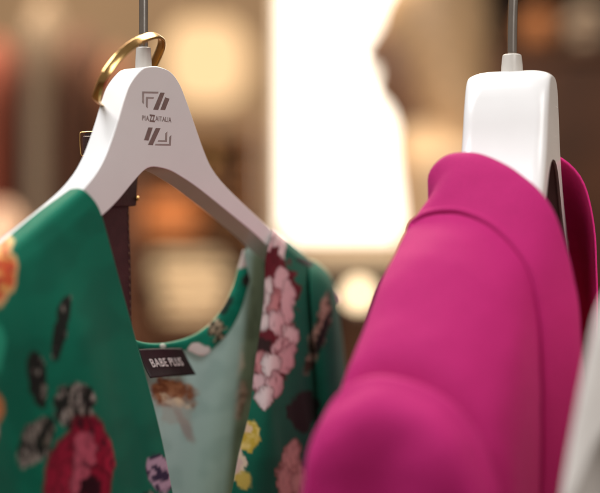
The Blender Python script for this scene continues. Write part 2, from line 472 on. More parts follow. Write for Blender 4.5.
REV = (.37, .55, .54)
def paint_rev(x, y):
    c = mix(REV, (.32, .49, .48), smooth(-.2, .4, ns(x, y, 26, 50, 2)))
    # seen through from the right side
    v = ell(x, y, 172, 392, 26, 20, 15, .3, 10, 51)
    c = over(c, mix((.20, .075, .035), (.34, .16, .08), smooth(-.2, .3, ns(x, y, 7, 52, 2))), v, .4)
    v = ell(x, y, 176, 403, 18, 7, 18, .5, 7, 53)
    c = over(c, (.68, .56, .40), v, .4)
    v = ell(x, y, 184, 424, 7, 26, -28, .2, 8, 54)
    c = over(c, (.32, .32, .31), v, .5)
    v = ell(x, y, 175, 412, 20, 16, 20, .3, 8, 55)
    c = over(c, mix(c, (.38, .36, .33), .5), v, .4)
    # towards the side seam: darker muted flowers
    e = smooth(236, 246, x + (y - 360) * .11)
    dk = mix((.20, .27, .19), (.14, .19, .13), smooth(-.2, .3, ns(x, y * .5, 14, 56, 2)))
    dk = over(dk, (.60, .48, .38), ell(x, y, 236, 362, 9, 20, 8, .3, 8, 57), .4)
    dk = over(dk, mix((.18, .12, .09), (.42, .30, .24), smooth(-.2, .3, ns(x, y, 6, 58, 2))), ell(x, y, 240, 400, 9, 24, 0, .3, 8, 59), .4)
    c = mix(c, dk, e)
    return c
def paint_band(x, y):
    c = mix((.004, .175, .105), (.004, .21, .13), smooth(-.2, .3, ns(x, y, 12, 60, 2)))
    v = ell(x, y, 217, 331, 11, 11, 0, .5, 6, 61)
    c = over(c, mix((.05, .04, .025), (.45, .38, .25), smooth(-.15, .2, ns(x, y, 5, 62, 2))), v, .3)
    v = ell(x, y, 199, 351, 13, 8.5, -8, .25, 7, 63)
    c = over(c, mix((.75, .72, .68), (.5, .12, .10), smooth(353, 360, y)), v, .2)
    c = over(c, (.6, .68, .6), ell(x, y, 163, 346, 3.6, 3.0, 0, .1, 6, 64), .3)
    c = over(c, (.01, .03, .02), ell(x, y, 226, 306, 4, 14, 30, .3, 6, 65), .3)
    c = over(c, (.6, .5, .46), ell(x, y, 242, 258, 8, 12, 0, .3, 6, 66), .3)
    c = over(c, (.03, .03, .025), ell(x, y, 248, 280, 6, 10, 0, .3, 6, 67), .3)
    return c

# ================================================================== DRESS
dress = empty('floral_dress', FL.pt(0, 0, -.02))
tag(dress, 'green flowered dress with a deep neckline and black neck label, hanging on the stamped hanger', 'dress')
A = FL.on_y
def rows(spec, nu, nv, n_extra=None):
    secs = [[A(x, y, yl) for x, y, yl in r] for r in spec]
    return loft(secs, nu, nv)

# left front, over the hanger arm and down
Lspec = [
    [(76, 222, .030), (50, 240, .032), (10, 268, .032), (-60, 325, .034), (-140, 392, .038), (-165, 440, .03)],
    [(70, 199, .016), (42, 219, .018), (0, 251, .020), (-62, 302, .020), (-140, 362, .024), (-172, 410, .02)],
    [(68.5, 190.5, .002), (36, 213.5, .002), (0, 243, .002), (-62, 292, .002), (-142, 352, .004), (-178, 400, .004)],
    [(81, 189, -.0105), (50, 213, -.0125), (6, 247, -.015), (-60, 297, -.018), (-142, 357, -.018), (-180, 404, -.012)],
    [(93, 199, -.0135), (62, 228, -.017), (12, 264, -.021), (-60, 312, -.026), (-142, 370, -.026), (-182, 415, -.016)],
    [(101.5, 215, -.0140), (70, 250, -.0185), (16, 288, -.024), (-60, 335, -.030), (-142, 392, -.030), (-184, 430, -.018)],
    [(112, 252, -.0150), (78, 290, -.022), (18, 325, -.026), (-60, 368, -.034), (-142, 420, -.032), (-184, 455, -.018)],
    [(126, 303, -.0165), (86, 336, -.027), (20, 368, -.025), (-60, 405, -.038), (-142, 450, -.034), (-184, 480, -.018)],
    [(141, 358, -.0180), (94, 390, -.030), (22, 416, -.024), (-60, 446, -.040), (-142, 484, -.034), (-184, 510, -.018)],
    [(156, 420, -.0200), (102, 448, -.032), (24, 470, -.024), (-60, 495, -.042), (-142, 525, -.034), (-184, 545, -.018)],
    [(171, 492, -.0230), (112, 515, -.033), (26, 530, -.026), (-60, 548, -.042), (-142, 570, -.034), (-184, 585, -.018)],
    [(190, 580, -.0260), (122, 590, -.033), (28, 600, -.028), (-60, 610, -.042), (-142, 620, -.034), (-184, 630, -.018)]]
GL = rows(Lspec, 250, 260)
def drape(G, amp):
    for r in G:
        for i, p in enumerate(r):
            q = FL.loc(p); k = smooth(.02, -.05, q.z) 
            f = amp * (noise.noise(Vector((q.x * 22, 1.3, q.z * 5))) + .5 * noise.noise(Vector((q.x * 50 + q.z * 14, 4.3, q.z * 9)))) * k
            r[i] = p - FL.n * f
drape(GL, .0042)
grid_mesh('front_panel', GL, [M_dress, M_reverse], dress, paint_out, .0007)

# right front
Rspec = [
    [(258, 262, .034), (276, 270, .034), (300, 282, .034), (322, 300, .034)],
    [(270, 240, .017), (284, 247, .017), (303, 260, .017), (325, 280, .018)],
    [(272.5, 229.5, .001), (287, 240, .001), (305, 255, .001), (326, 275, .002)],
    [(274, 232, -.0105), (288, 246, -.0115), (305, 260, -.0115), (326, 279, -.010)],
    [(270, 244, -.0125), (285, 257, -.0145), (304, 270, -.015), (325, 288, -.012)],
    [(266, 262, -.013), (282, 275, -.017), (304, 290, -.017), (326, 304, -.012)],
    [(265, 300, -.014), (281, 310, -.021), (305, 324, -.017), (329, 335, -.012)],
    [(259, 348, -.015), (278, 356, -.025), (307, 364, -.016), (332, 372, -.012)],
    [(253, 392, -.017), (275, 398, -.028), (309, 404, -.017), (335, 410, -.012)],
    [(243, 444, -.019), (270, 448, -.030), (311, 453, -.019), (338, 456, -.012)],
    [(231, 496, -.021), (264, 500, -.031), (313, 502, -.022), (340, 504, -.012)],
    [(212, 580, -.024), (254, 584, -.033), (315, 585, -.024), (342, 586, -.012)]]
GR = rows(Rspec, 150, 260)
drape(GR, .0030)
grid_mesh('front_panel', GR, [M_dress, M_reverse], dress, paint_out, .0007, offs=1.0)
# right sleeve
Sspec = [
    [(314, 280, .050), (324, 287, .054), (333, 298, .056), (340, 312, .056)],
    [(312, 262, .020), (321, 268, .020), (330, 277, .020), (337, 292, .020)],
    [(311, 259.5, -.002), (320, 265, -.002), (329, 274, -.002), (336, 290, .001)],
    [(310, 268, -.0155), (320, 273, -.0165), (330, 282, -.0155), (337, 298, -.010)],
    [(311, 292, -.0215), (321, 296, -.022), (332, 302, -.021), (339, 312, -.013)],
    [(313, 330, -.0215), (324, 333, -.024), (335, 336, -.023), (343, 340, -.014)],
    [(316, 375, -.0200), (327, 377, -.025), (338, 379, -.024), (347, 381, -.014)],
    [(319, 430, -.0200), (330, 430, -.026), (342, 430, -.025), (351, 430, -.014)],
    [(322, 500, -.0200), (334, 500, -.027), (346, 500, -.026), (355, 500, -.014)],
    [(326, 580, -.0200), (338, 580, -.027), (350, 580, -.026), (359, 580, -.014)]]
grid_mesh('sleeve', rows(Sspec, 70, 200), [M_dress, M_reverse], dress, paint_out, .0007, offs=1.0)

# back, seen from inside through the neckline
neck = [(70, 214, 0.0086), (80, 262, 0.0158), (97, 305, 0.0216), (117, 332, 0.0245), (137, 343, 0.0259), (160, 346, 0.0266), (180, 343, 0.0259), (198, 335, 0.0252), (212, 322, 0.0238), (224, 306, 0.0216), (232, 288, 0.0194), (238, 268, 0.0166), (245, 250, 0.0130)]
shoulder = [(258, 240, 0.0108), (275, 246, 0.0108), (300, 266, 0.0122), (325, 290, 0.0144)]
topr = neck + shoulder
def lower(f, yy):
    out = []
    for i, (x, y, yl) in enumerate(topr):
        t = i / (len(topr) - 1)
        bx = -20 + 365 * t + 15 * math.sin(t * 6)
        out.append((x + (bx - x) * f * .35, y + (yy - y) * f, yl + (.045 - yl) * f * .5 + .004 * math.sin(t * 17) * f))
    return out
Bspec = [topr] + [lower(f, 660) for f in (.08, .2, .4, .6, .8, 1.0)]
grid_mesh('back_panel', rows(Bspec, 260, 220), M_reverse, dress, paint_rev)
# neckband: a narrow facing along the back neckline
top_e = [(66, 216, 0.0065), (78, 262, 0.0130), (96, 302, 0.0187), (116, 328, 0.0216), (137, 340.6, 0.0230), (162, 343, 0.0238), (189, 336.8, 0.0230), (208, 325, 0.0216), (222, 308, 0.0194), (231.7, 288.6, 0.0173), (237.5, 269, 0.0144), (243, 250, 0.0104)]
low_e = [(60, 224, 0.0065), (70, 268, 0.0130), (88, 310, 0.0187), (112, 338, 0.0216), (137, 348.5, 0.0223), (162, 349.5, 0.0230), (185, 350, 0.0223), (203, 356, 0.0209), (216, 346, 0.0187), (229, 332, 0.0166), (240.5, 311, 0.0137), (250, 280, 0.0097)]
def midl(k, puff):
    return [(a[0] + (b_[0] - a[0]) * k, a[1] + (b_[1] - a[1]) * k, (a[2] + b_[2]) / 2 - puff) for a, b_ in zip(top_e, low_e)]
grid_mesh('neckband', rows([[(x, y + .6, yl + .0035) for x, y, yl in top_e], top_e, midl(.15, .0012), midl(.5, .0016), midl(.85, .001), low_e], 260, 30), M_dress, dress, paint_band, .0008, offs=1.0)

# black label with its lettering
lab_c = [(138, 349.2, .0200), (181.5, 348.2, .0200), (196.5, 374.5, .0160), (149, 378.5, .0160)]
tl, tr, br, bl = [A(*q) for q in lab_c]
def labp(a, c, lift=0):
    p = (tl.lerp(tr, a)).lerp(bl.lerp(br, a), c)
    n = (tr - tl).cross(tl - bl).normalized()
    if n.y > 0: n = -n
    return p + n * (lift + .0014 * math.sin(a * math.pi) + .0016 * c * c * math.sin(a * 5.2 + .6) - .0006 * math.sin(c * 3.1))
lab = grid_mesh('care_label', [[labp(i / 30, j / 16) for i in range(31)] for j in range(17)], M_tagcloth, dress, None, .0005)
bm = bmesh.new()
for k in range(22):
    a0 = .02 + k / 22 * .96
    tube(bm, [labp(a0, .045, .0007), labp(a0 + .026, .045, .0007)], .00016, 6)
bm_obj('stitching', bm, plain('grey thread', (.10, .09, .09), .7, 0, .1, 300), lab)
me = text_mesh('BABE PLUS', 1, .0, .02)
xs = [v.co.x for v in me.vertices]; ys = [v.co.y for v in me.vertices]
for v in me.vertices:
    a = .13 + .70 * (v.co.x - min(xs)) / (max(xs) - min(xs)); c = .64 - .29 * (v.co.y - min(ys)) / (max(ys) - min(ys))
    v.co = labp(a, c, .0009 if v.co.z > 0 else .0006)
link('lettering', me, M_white_thread, lab)

# ================================================================== BELT hung by its ring
belt = empty('belt', FL.pt(-.02, .03, .07))
tag(belt, 'dark brown leather belt hanging by its gold ring from the hook of the stamped hanger', 'belt')
YS = .034
def strap(name, L, yl, th, m, parent, bev=.0008):
    bm = bmesh.new()
    f = [bm.verts.new(A(x, y, yl)) for x, y in L]; g = [bm.verts.new(v.co + FL.n * th) for v in f]; n = len(f)
    bm.faces.new(f); bm.faces.new(g[::-1])
    for i in range(n): bm.faces.new((f[i], g[i], g[(i + 1) % n], f[(i + 1) % n]))
    o = bm_obj(name, bm, m, parent, False); bevel(o, bev, 2); return o
st = strap('strap', [(87, 131), (128, 131), (129.5, 200), (131, 260), (132.5, 345), (134, 480), (136, 620), (101, 620), (99, 480), (97, 345), (94, 260), (91, 200)], YS, .0026, M_leather, belt)
strap('keeper_loop', [(84.5, 136), (139, 135), (138.5, 170), (137, 206), (86, 208), (85, 170)], YS - .0032, .0022, M_leather, belt)
bm = bmesh.new()
for k in range(22):
    y = 212 + k * 8
    for xx in (128.2 + (y - 212) * .022,):
        tube(bm, [A(xx, y, YS - .0003), A(xx + .1, y + 5, YS - .0003)], .00025, 6)
bm_obj('stitching', bm, M_stitch, st)
# small gold rectangular clasp at the side of the loop
bm = bmesh.new()
tube(bm, spline([A(*q) for q in [(96, 131.5, YS - .007), (81.5, 132.5, YS - .007), (79.8, 134.5, YS - .007), (80.3, 150, YS - .007), (82.5, 156, YS - .007), (96, 156, YS - .007)]], 40), .0003, 10)
bm_obj('clasp', bm, M_gold, belt)
bm = bmesh.new(); bmesh.ops.create_uvsphere(bm, u_segments=16, v_segments=10, radius=.0014, matrix=Matrix.Translation(A(137.5, 198.5, YS - .004)))
bm_obj('rivet', bm, M_gold, belt)
# ring
RP = [(96.5, 97, -.006), (104, 77.5, -.014), (119, 56.5, -.017), (136, 42.5, -.017), (151, 36, -.013), (160, 37, -.006), (161.8, 45, .004), (157, 58, .014), (150, 71, .022), (138, 88, .028), (124, 101, .027), (110, 104.5, .021), (101.5, 104, .011), (97, 101, .001)]
ringc = spline([A(*q) for q in RP], 120, True)
cen = sum(ringc, Vector()) / len(ringc)
bm = bmesh.new(); prof = []
seg = 16
axis = Vector((0, 0, 0))
for i in range(len(ringc)): axis += (ringc[i] - cen).cross(ringc[(i + 1) % len(ringc)] - cen)
axis.normalize()
rings = []
for i, p in enumerate(ringc):
    out = (p - cen); out -= axis * out.dot(axis); out.normalize()
    rings.append([bm.verts.new(p + axis * (.0027 * math.copysign(abs(math.cos(k / seg * 2 * math.pi)) ** .6, math.cos(k / seg * 2 * math.pi))) + out * (.0010 * math.copysign(abs(math.sin(k / seg * 2 * math.pi)) ** .8, math.sin(k / seg * 2 * math.pi)))) for k in range(seg)])
for i in range(len(rings)):
    j = (i + 1) % len(rings)
    for k in range(seg): bm.faces.new((rings[i][k], rings[i][(k + 1) % seg], rings[j][(k + 1) % seg], rings[j][k]))
bm_obj('ring_buckle', bm, M_gold, belt)

# ================================================================== RIGHT HANGER
AL = 18.5
u2 = Vector((math.sin(R(AL)), math.cos(R(AL)), 0))
FR = Frame((0, 0, 0), u2)                 # n points to the left
FR.O = W(512, 246.5, .80); FR.O.z = H
rn = -FR.n                                 # to the right
T2 = .047
right_hanger = empty('clothes_hanger', FR.pt(0, 0, .06))
tag(right_hanger, 'plain white hanger seen end on, with a broad smooth shoulder, under the fuchsia jacket', 'hanger', 'white plastic clothes hangers')
half = [(0, .0985), (.0075, .0980), (.0135, .0955), (.0180, .0900), (.0208, .0825), (.0237, .0730), (.027, .060), (.032, .047), (.040, .032), (.052, .015), (.080, -.018), (.105, -.050), (.122, -.072), (.128, -.080), (.124, -.088), (.112, -.080), (.095, -.060), (.070, -.028), (.052, -.004), (.036, .013), (.026, .027), (.0165, .040), (.008, .0462), (0, .0475)]
prof = half + [(-x, z) for x, z in half[-2:0:-1]]
pr = spline([Vector((x, z, 0)) for x, z in prof], 170, True)
def hwid(x, z):
    return 1 - .70 * smooth(.060, .115, abs(x))
def brad(z): return .0062 + .0070 * smooth(.074, .0985, z)
pp = [Vector((p.x, p.y)) for p in pr]; n = len(pp)
area2 = sum(pp[i].x * pp[(i + 1) % n].y - pp[(i + 1) % n].x * pp[i].y for i in range(n))
inw = []
for i in range(n):
    t = (pp[(i + 1) % n] - pp[i - 1]).normalized(); q = Vector((-t.y, t.x))
    inw.append(q if area2 > 0 else -q)
bm = bmesh.new(); rg = []
NB = 9
NI = len(half)
def push(p):                                   # marks the arch underside: thin rim, and shade painted in dark
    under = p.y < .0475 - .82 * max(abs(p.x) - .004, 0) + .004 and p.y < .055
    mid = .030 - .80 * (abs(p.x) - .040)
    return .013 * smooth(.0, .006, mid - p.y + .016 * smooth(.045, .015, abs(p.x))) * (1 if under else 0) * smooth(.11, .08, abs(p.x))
def ring_row(side, ph, extra=0.0, wall=None):
    row = []
    for p, q in zip(pp, inw):
        u_ = push(p) / .013
        r = brad(p.y) * (1 - u_) + .0012 * u_; c = p + q * (min(r, .0042) * (1 - math.cos(ph)) + extra * u_)
        hw = hwid(p.x, p.y); aa = (T2 / 2 - r + r * math.sin(ph)) if wall is None else T2 / 2 - max(wall, r + wall * .2)
        row.append(bm.verts.new(FR.pt(c.x, side * hw * aa, c.y)))
    return row
for j in range(NB - 1, -1, -1): rg.append(ring_row(-1, j / (NB - 1) * math.pi / 2))
for side, ex in ((-1, ((.0031, .0), (.0036, .0006))), (1, ((.0036, .0006), (.0031, .0)))):
    for k, (wl, e_) in enumerate(ex): rg.append(ring_row(side, 0, e_, wl - .0015))
for j in range(NB): rg.append(ring_row(1, j / (NB - 1) * math.pi / 2))
for j in range(len(rg) - 1):
    for i in range(n): bm.faces.new((rg[j][i], rg[j][(i + 1) % n], rg[j + 1][(i + 1) % n], rg[j + 1][i]))
M_ = n // 2
for row in (rg[0], rg[-1]):
    for i in range(M_ // 2):
        for a_ in ((i, i + 1, M_ - i - 1, M_ - i), (-i % n, (-i - 1) % n, (M_ + i + 1) % n, (M_ + i) % n)):
            vs_ = [row[k] for k in dict.fromkeys(a_)]
            if len(vs_) > 2: bm.faces.new(vs_)
for f in bm.faces:
    if len(f.verts) == 4:
        f.material_index = 0
shade_faces = set()
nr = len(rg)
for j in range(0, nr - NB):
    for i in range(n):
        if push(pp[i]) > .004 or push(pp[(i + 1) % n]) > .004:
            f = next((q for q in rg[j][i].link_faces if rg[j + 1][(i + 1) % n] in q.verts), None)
            if f: f.material_index = 1  # shade inside the arch, put into the colour
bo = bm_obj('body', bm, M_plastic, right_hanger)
bo.data.materials.append(plain('painted arch shade', (.045, .014, .014), .8, 0, .2, 60))  # dark colour on the white plastic, standing in for shade under the arch
wn = bo.modifiers.new('wn', 'WEIGHTED_NORMAL'); wn.keep_sharp = False
neckR = FR.pt(0, 0, .0975)
lathe('collar', neckR, [(.0062, -.004), (.0060, .004), (.0053, .0105), (.0046, .0108)], M_collar, right_hanger)
hook('hook', neckR, right_hanger, .0045, u2, .0027)

# ================================================================== FUCHSIA JACKET
jacket = empty('jacket', FR.pt(0, 0, -.02))
tag(jacket, 'fuchsia jacket with padded shoulder and raised seam, hanging on the plain white hanger', 'jacket')
def sec(pts, s0, s1=None):
    s1 = s0 if s1 is None else s1
    n = len(pts); out = []
    for i, q in enumerate(pts):
        s = q[2] if len(q) > 2 else s0 + (s1 - s0) * smooth(.25, .75, i / (n - 1))
        if s < -.05: s = -.05 + (s + .05) * .78
        out.append(FR.on_x(q[0], q[1], s))
    return out
c0 = [(446, 640), (446, 420), (444, 300), (443, 235), (442, 196), (446, 176), (459, 166), (477, 165), (499, 173), (521, 187), (540, 206), (553, 232), (565, 277), (573, 330), (575, 400), (571, 500), (567, 640)]
c1 = [(436, 640), (436, 420), (437, 300), (437, 240), (434, 192), (435, 173), (450, 159.5), (474, 158.5), (498, 166.5), (521, 181), (541, 201), (555, 230), (567, 277), (575, 330), (577, 400), (573, 500), (569, 640)]
c1b = [(432, 640), (432, 420), (435, 300), (436, 240), (438, 207), (441, 189), (453, 176), (470, 175), (492, 183), (514, 197), (533, 216), (547, 245), (559, 288), (566, 335), (567, 400), (563, 500), (560, 640)]
c2 = [(424, 640), (422, 420), (420, 300), (417, 250), (418, 226), (428, 213), (443, 208), (460, 208), (478, 213), (498, 225), (517, 242), (532, 264), (541, 292), (547, 340), (548, 400), (546, 500), (544, 640)]
c3 = [(419, 640), (417, 420), (414, 305), (410, 256), (410.5, 232), (421, 220), (438, 213.5), (457, 213), (475, 218), (495, 230), (513, 247), (527, 268), (535.5, 295), (540, 340), (541, 400), (540, 500), (538, 640)]
c4 = [(416, 640), (414, 420), (410, 308), (405.5, 262), (406, 239), (417, 226), (435, 219), (455, 218.5), (473, 223), (491, 234), (508, 250), (522, 271), (531.5, 297), (537, 340), (538, 400), (538, 500), (536, 640)]
c5 = [(393, 640), (389, 440), (384, 340), (382, 300), (385, 279), (400, 265), (420, 259), (443, 260), (464, 269), (486, 286), (505, 309), (518, 338), (525, 380), (528, 430), (529, 480), (529, 540), (526, 640)]
c6 = [(358, 650), (356, 500), (355, 400), (355.5, 364), (361, 343), (377, 328), (399, 322), (422, 325), (445, 334), (468, 350), (488, 374), (503, 402), (512, 436), (516, 475), (518, 520), (519, 570), (518, 650)]
c7 = [(332, 660), (327, 540), (324, 460), (328, 424), (336, 401), (352, 383), (375, 376), (399, 378), (423, 385), (447, 399.5), (468, 421), (484, 446), (495, 476), (501, 510), (505, 550), (507, 600), (508, 660)]
c8 = [(324, 660), (321, 540), (318, 474), (322, 437), (333, 410), (351, 392), (373, 382.5), (397, 383.5), (421, 391), (445, 406), (465, 427), (480, 452), (490, 481), (496, 515), (499, 552), (501, 600), (503, 660)]
c9 = [(316, 665), (312, 545), (308, 482), (312, 450), (325, 423), (348, 402), (371, 391.5), (396, 393.5), (420, 402), (443, 417), (462, 438), (475, 463), (484, 492), (489, 522), (493, 560), (496, 605), (498, 665)]
c10 = [(306, 670), (303, 560), (304, 507), (308, 472), (321, 443), (344, 422), (369, 412), (394, 414), (418, 422), (440, 438), (457, 458), (469, 482), (477, 510), (482, 540), (486, 575), (489, 615), (491, 670)]
c11 = [(303, 680), (301, 590), (304, 528), (308, 488), (322, 462), (347, 449), (370, 445), (394, 447), (416, 455), (436, 470), (451, 489), (462, 512), (469, 538), (474, 566), (478, 600), (482, 635), (484, 680)]
c12 = [(304, 700), (303, 640), (307, 580), (315, 538), (330, 512), (350, 500), (372, 497), (394, 500), (414, 508), (431, 522), (444, 541), (453, 562), (460, 585), (465, 610), (470, 640), (474, 665), (477, 700)]
c13 = [(308, 780), (310, 730), (316, 680), (324, 645), (338, 622), (355, 610), (374, 607), (393, 610), (410, 618), (424, 632), (435, 650), (443, 668), (449, 690), (454, 712), (459, 735), (463, 755), (466, 780)]
defs = [(c0, -.036, -.066), (c1, -.0375, -.068), (c1b, -.046, -.076), (c2, -.058, -.088), (c3, -.0615, -.0915), (c4, -.064, -.094), (c5, -.100, -.118), (c6, -.135, -.145), (c7, -.1645, -.170), (c8, -.172, -.177), (c9, -.1825, -.187), (c10, -.193, -.197), (c11, -.196, -.200), (c12, -.194, -.198), (c13, -.187, -.191)]
NU = 230
secs = [spline(sec(p, a, b_), NU) for p, a, b_ in defs]
# offset profile along the jacket: pressed seams as real relief
NV = 420
G = []
cols = [spline_idx([s[i] for s in secs], NV) for i in range(NU)]
G = [[cols[i][j] for i in range(NU)] for j in range(NV)]
def relief(j, w=.5):
    t = (len(defs) - 1) * j / (NV - 1)
    h = 0
    h += .0019 * smooth(.4, 1.0, t) * smooth(4.03, 3.93, t)          # facing layer lies on top, ends in a step
    h -= .0022 * math.exp(-((t - 4.11) / .09) ** 2)
    h -= .0075 * math.exp(-((t - 8.0) / .38) ** 2) * smooth(.34, .44, w)                     # sleeve-head groove
    h += .0022 * math.exp(-((t - 9.1) / .45) ** 2) * smooth(.34, .44, w)
    return h
G2 = []
for j in range(NV):
    row = []
    for i in range(NU):
        a = G[j][min(i + 1, NU - 1)] - G[j][max(i - 1, 0)]; b_ = G[min(j + 1, NV - 1)][i] - G[max(j - 1, 0)][i]
        n = b_.cross(a)
        n = n.normalized() if n.length > 1e-12 else Vector((0, 0, 1))
        t = (len(defs) - 1) * j / (NV - 1); w = i / (NU - 1)
        fold = 0
        if t > 9.5:
            k = smooth(9.8, 12.2, t)
            fold = k * (.0016 * math.sin(w * 33 + .5 * math.sin(t)) * smooth(.15, .3, w) + .0018 * math.exp(-((w - .355) / .020) ** 2) - .0012 * math.exp(-((w - .315) / .024) ** 2))
        soft = .0009 * noise.noise(G[j][i] * 30) + .0004 * noise.noise(G[j][i] * 75)
        row.append((G[j][i], n, relief(j, w) + fold + soft))
    G2.append(row)
ctr = FR.pt(-.12, 0, -.09)
sgn = 1 if sum(((G2[j][NU // 2][1]).z) for j in range(80, 250)) > 0 else -1
G = [[p + n * (h * sgn) for p, n, h in row] for row in G2]
grid_mesh('shoulder_and_sleeve', G[:], [M_fuchsia_in, M_fuchsia], jacket, None, .0012, offs=-1)

# stitched edge along the seam: fine raised cord
# far half of the jacket behind the hanger
f0 = [(470, 640), (468, 420), (470, 300), (476, 240), (488, 190), (508, 166), (535, 155), (552, 154), (566, 161), (580, 176), (589, 197), (595, 228), (598, 275), (598, 330), (600, 400), (600, 500), (600, 640)]
f1 = [(x, y + 1.5) for x, y in f0]
def shift(L, dx, dy): return [(x + dx, y + dy) for x, y in L]
f2 = [(476, 640), (474, 430), (476, 330), (482, 275), (494, 232), (514, 210), (540, 200), (556, 200), (569, 207), (579, 221), (586, 241), (590, 268), (593, 305), (595, 350), (597, 410), (597, 500), (597, 640)]
f3 = [(486, 640), (484, 440), (487, 375), (494, 330), (506, 298), (524, 280), (546, 272), (560, 273), (571, 280), (579, 293), (585, 312), (588, 335), (590, 365), (592, 400), (593, 445), (593, 520), (593, 640)]
f4 = [(492, 650), (490, 470), (494, 410), (502, 378), (513, 355), (530, 340), (548, 334), (560, 336), (569, 343), (576, 356), (581, 372), (584, 392), (586, 415), (588, 440), (589, 475), (589, 540), (589, 650)]
f5 = [(500, 700), (500, 600), (504, 540), (511, 500), (521, 470), (534, 455), (548, 450), (558, 452), (566, 458), (572, 468), (576, 482), (579, 500), (581, 520), (583, 545), (584, 575), (585, 620), (585, 700)]
FS = [sec(f0, .036), sec(f2, .085), sec(f3, .14), sec(f4, .19), sec(f5, .215)]
GF = loft(FS, 120, 90)
GF = [[p + Vector((0.0006 * noise.noise(p * 40), 0, .0006 * noise.noise(p * 37 + Vector((3, 1, 2))))) for p in r] for r in GF]
grid_mesh('far_shoulder', GF, [M_fuchsia_in, M_fuchsia_in], jacket, None, .0012)

# ================================================================== WHITE GARMENT at the lower right, nearer
shirt = empty('shirt', W(640, 300, .72))
tag(shirt, 'blurred off-white shirt at the right edge beside the fuchsia jacket', 'shirt')
base = [(540, 700), (546, 600), (555, 493), (562, 440), (570, 388), (579, 338), (590, 292), (616, 252), (645, 235), (676, 248), (700, 300), (714, 380), (722, 493), (728, 600), (730, 700)]
B0 = [W(x, y, .62) for x, y in base]
def sh(s, dz, sx=0):
    return [p + u2 * s + Vector((.004 + .55 * max(s, 0), 0, dz * smooth(1.25, 1.43, p.z))) for p in B0]
WS = [[p + Vector((0, -.010, -.07 * smooth(1.25, 1.4, p.z))) for p in B0], sh(-.004, -.010), sh(.015, -.006), sh(.06, .012), sh(.12, .045), sh(.17, .06)]
grid_mesh('sleeve', loft(WS, 110, 70), M_whitecloth, shirt, None, .0012)
WB = [sh(.175, .062), sh(.21, .05), sh(.27, .02), sh(.33, -.03), sh(.35, -.08)]
grid_mesh('body', loft(WB, 110, 60), M_whitecloth, shirt, None, .0012)

# ================================================================== THE SHOP BEHIND
M_wall = plain('tan painted wall', (.34, .25, .17), .8, 0, .15, 1.2, 60, .1, .002)
M_floor = plain('brown floor', (.16, .10, .06), .5, 0, .2, 3)
M_wood = plain('dark wood', (.075, .029, .013), .55, 0, .35, 8)
M_wood2 = plain('oak wood', (.15, .062, .022), .5, 0, .25, 8)
bm = bmesh.new(); box(bm, (-6, -3, -.1), (6, 8, 0)); tag(bm_obj('floor', bm, M_floor, None, False), kind='structure')
bm = bmesh.new(); box(bm, (-6, 6.2, 0), (6, 6.35, 3.4)); tag(bm_obj('wall', bm, M_wall, None, False), kind='structure')

def X(px, d): return (px - 300) / FPX * d
def Z(py, d): return H - (py - 246.5) / FPX * d
def part_box(name, x0, x1, y0, y1, z0, z1, m, parent, bev=.004):
    bm = bmesh.new(); box(bm, (x0, y0, z0), (x1, y1, z1)); o = bm_obj(name, bm, m, parent, False); bevel(o, bev, 2); return o

# lit display panel
d = 4.6
lb = empty('display_panel', (X(345, d), d, 0))
tag(lb, 'tall glowing white panel in the middle of the blurred background', 'light panel')
x0, x1, z0, z1 = X(280, d), X(446, d), Z(240, d), Z(-190, d)
part_box('lit_screen', x0 + .02, x1 - .02, d, d + .02, z0 + .02, z1 - .02, emit('lit white screen', (1, .89, .72), 4.2), lb, .001)
part_box('housing', x0, x1, d + .022, d + .12, z0, z1, M_wood2, lb)
for xx in (x0, x1 - .018): part_box('frame_side', xx, xx + .018, d - .01, d + .02, z0, z1, plain('white frame', (.7, .66, .6), .4), lb, .002)
part_box('ledge', x0 - .06, x1 + .1, d - .30, d + .2, z0 - .075, z0 - .002, plain('cream ledge', (.82, .70, .54), .6), lb)
part_box('plinth', x0 - .05, x1 + .1, d - .12, d + .19, 0, z0 - .077, M_wood, lb)

# lamps
d = 4.2
pl = empty('pendant_lamp', (X(205, d), d, Z(60, d)))
tag(pl, 'warm lit round lamp shade glowing softly behind the stamped hanger', 'lamp')
lathe('lamp_shade', Vector((X(206, d), d, Z(92, d))), [(v.x, v.y) for v in spline([Vector((a_, b_, 0)) for a_, b_ in [(.03, -.035), (.085, -.02), (.115, .03), (.125, .09), (.115, .15), (.085, .20), (.03, .215)]], 40)], emit('lit lamp shade', (1, .64, .33), 1.25), pl)
bm = bmesh.new(); tube(bm, [Vector((X(206, d), d, Z(28, d))), Vector((X(206, d), d, 3.3))], .006, 10); bm_obj('cord', bm, M_wood, pl)
d = 2.65
gl = empty('globe_lamp', (X(359, d), d, Z(294, d)))
tag(gl, 'small round cream lamp ball glowing below the white panel', 'lamp')
bm = bmesh.new(); bmesh.ops.create_uvsphere(bm, u_segments=24, v_segments=16, radius=.020, matrix=Matrix.Translation((X(359, d), d, Z(294, d)))); bm_obj('bulb', bm, emit('lit bulb', (1, .74, .45), 5.5), gl)
lathe('lamp_stem', Vector((X(359, d), d, Z(294, d) - .30)), [(.05, 0), (.05, .012), (.008, .02), (.007, .27), (.018, .275)], M_wood2, gl)

# low counter in front of the panel, carrying the ball lamp
ct = empty('counter', (X(300, 2.65), 2.65, 0))
tag(ct, 'brown wooden counter under the lamp ball', 'counter')
zt = Z(294, 2.65) - .302
part_box('top', X(205, 2.65), X(372, 2.65), 2.48, 2.84, zt - .04, zt, M_wood2, ct)
part_box('cabinet', X(209, 2.65), X(368, 2.65), 2.50, 2.82, 0, zt - .042, M_wood, ct)

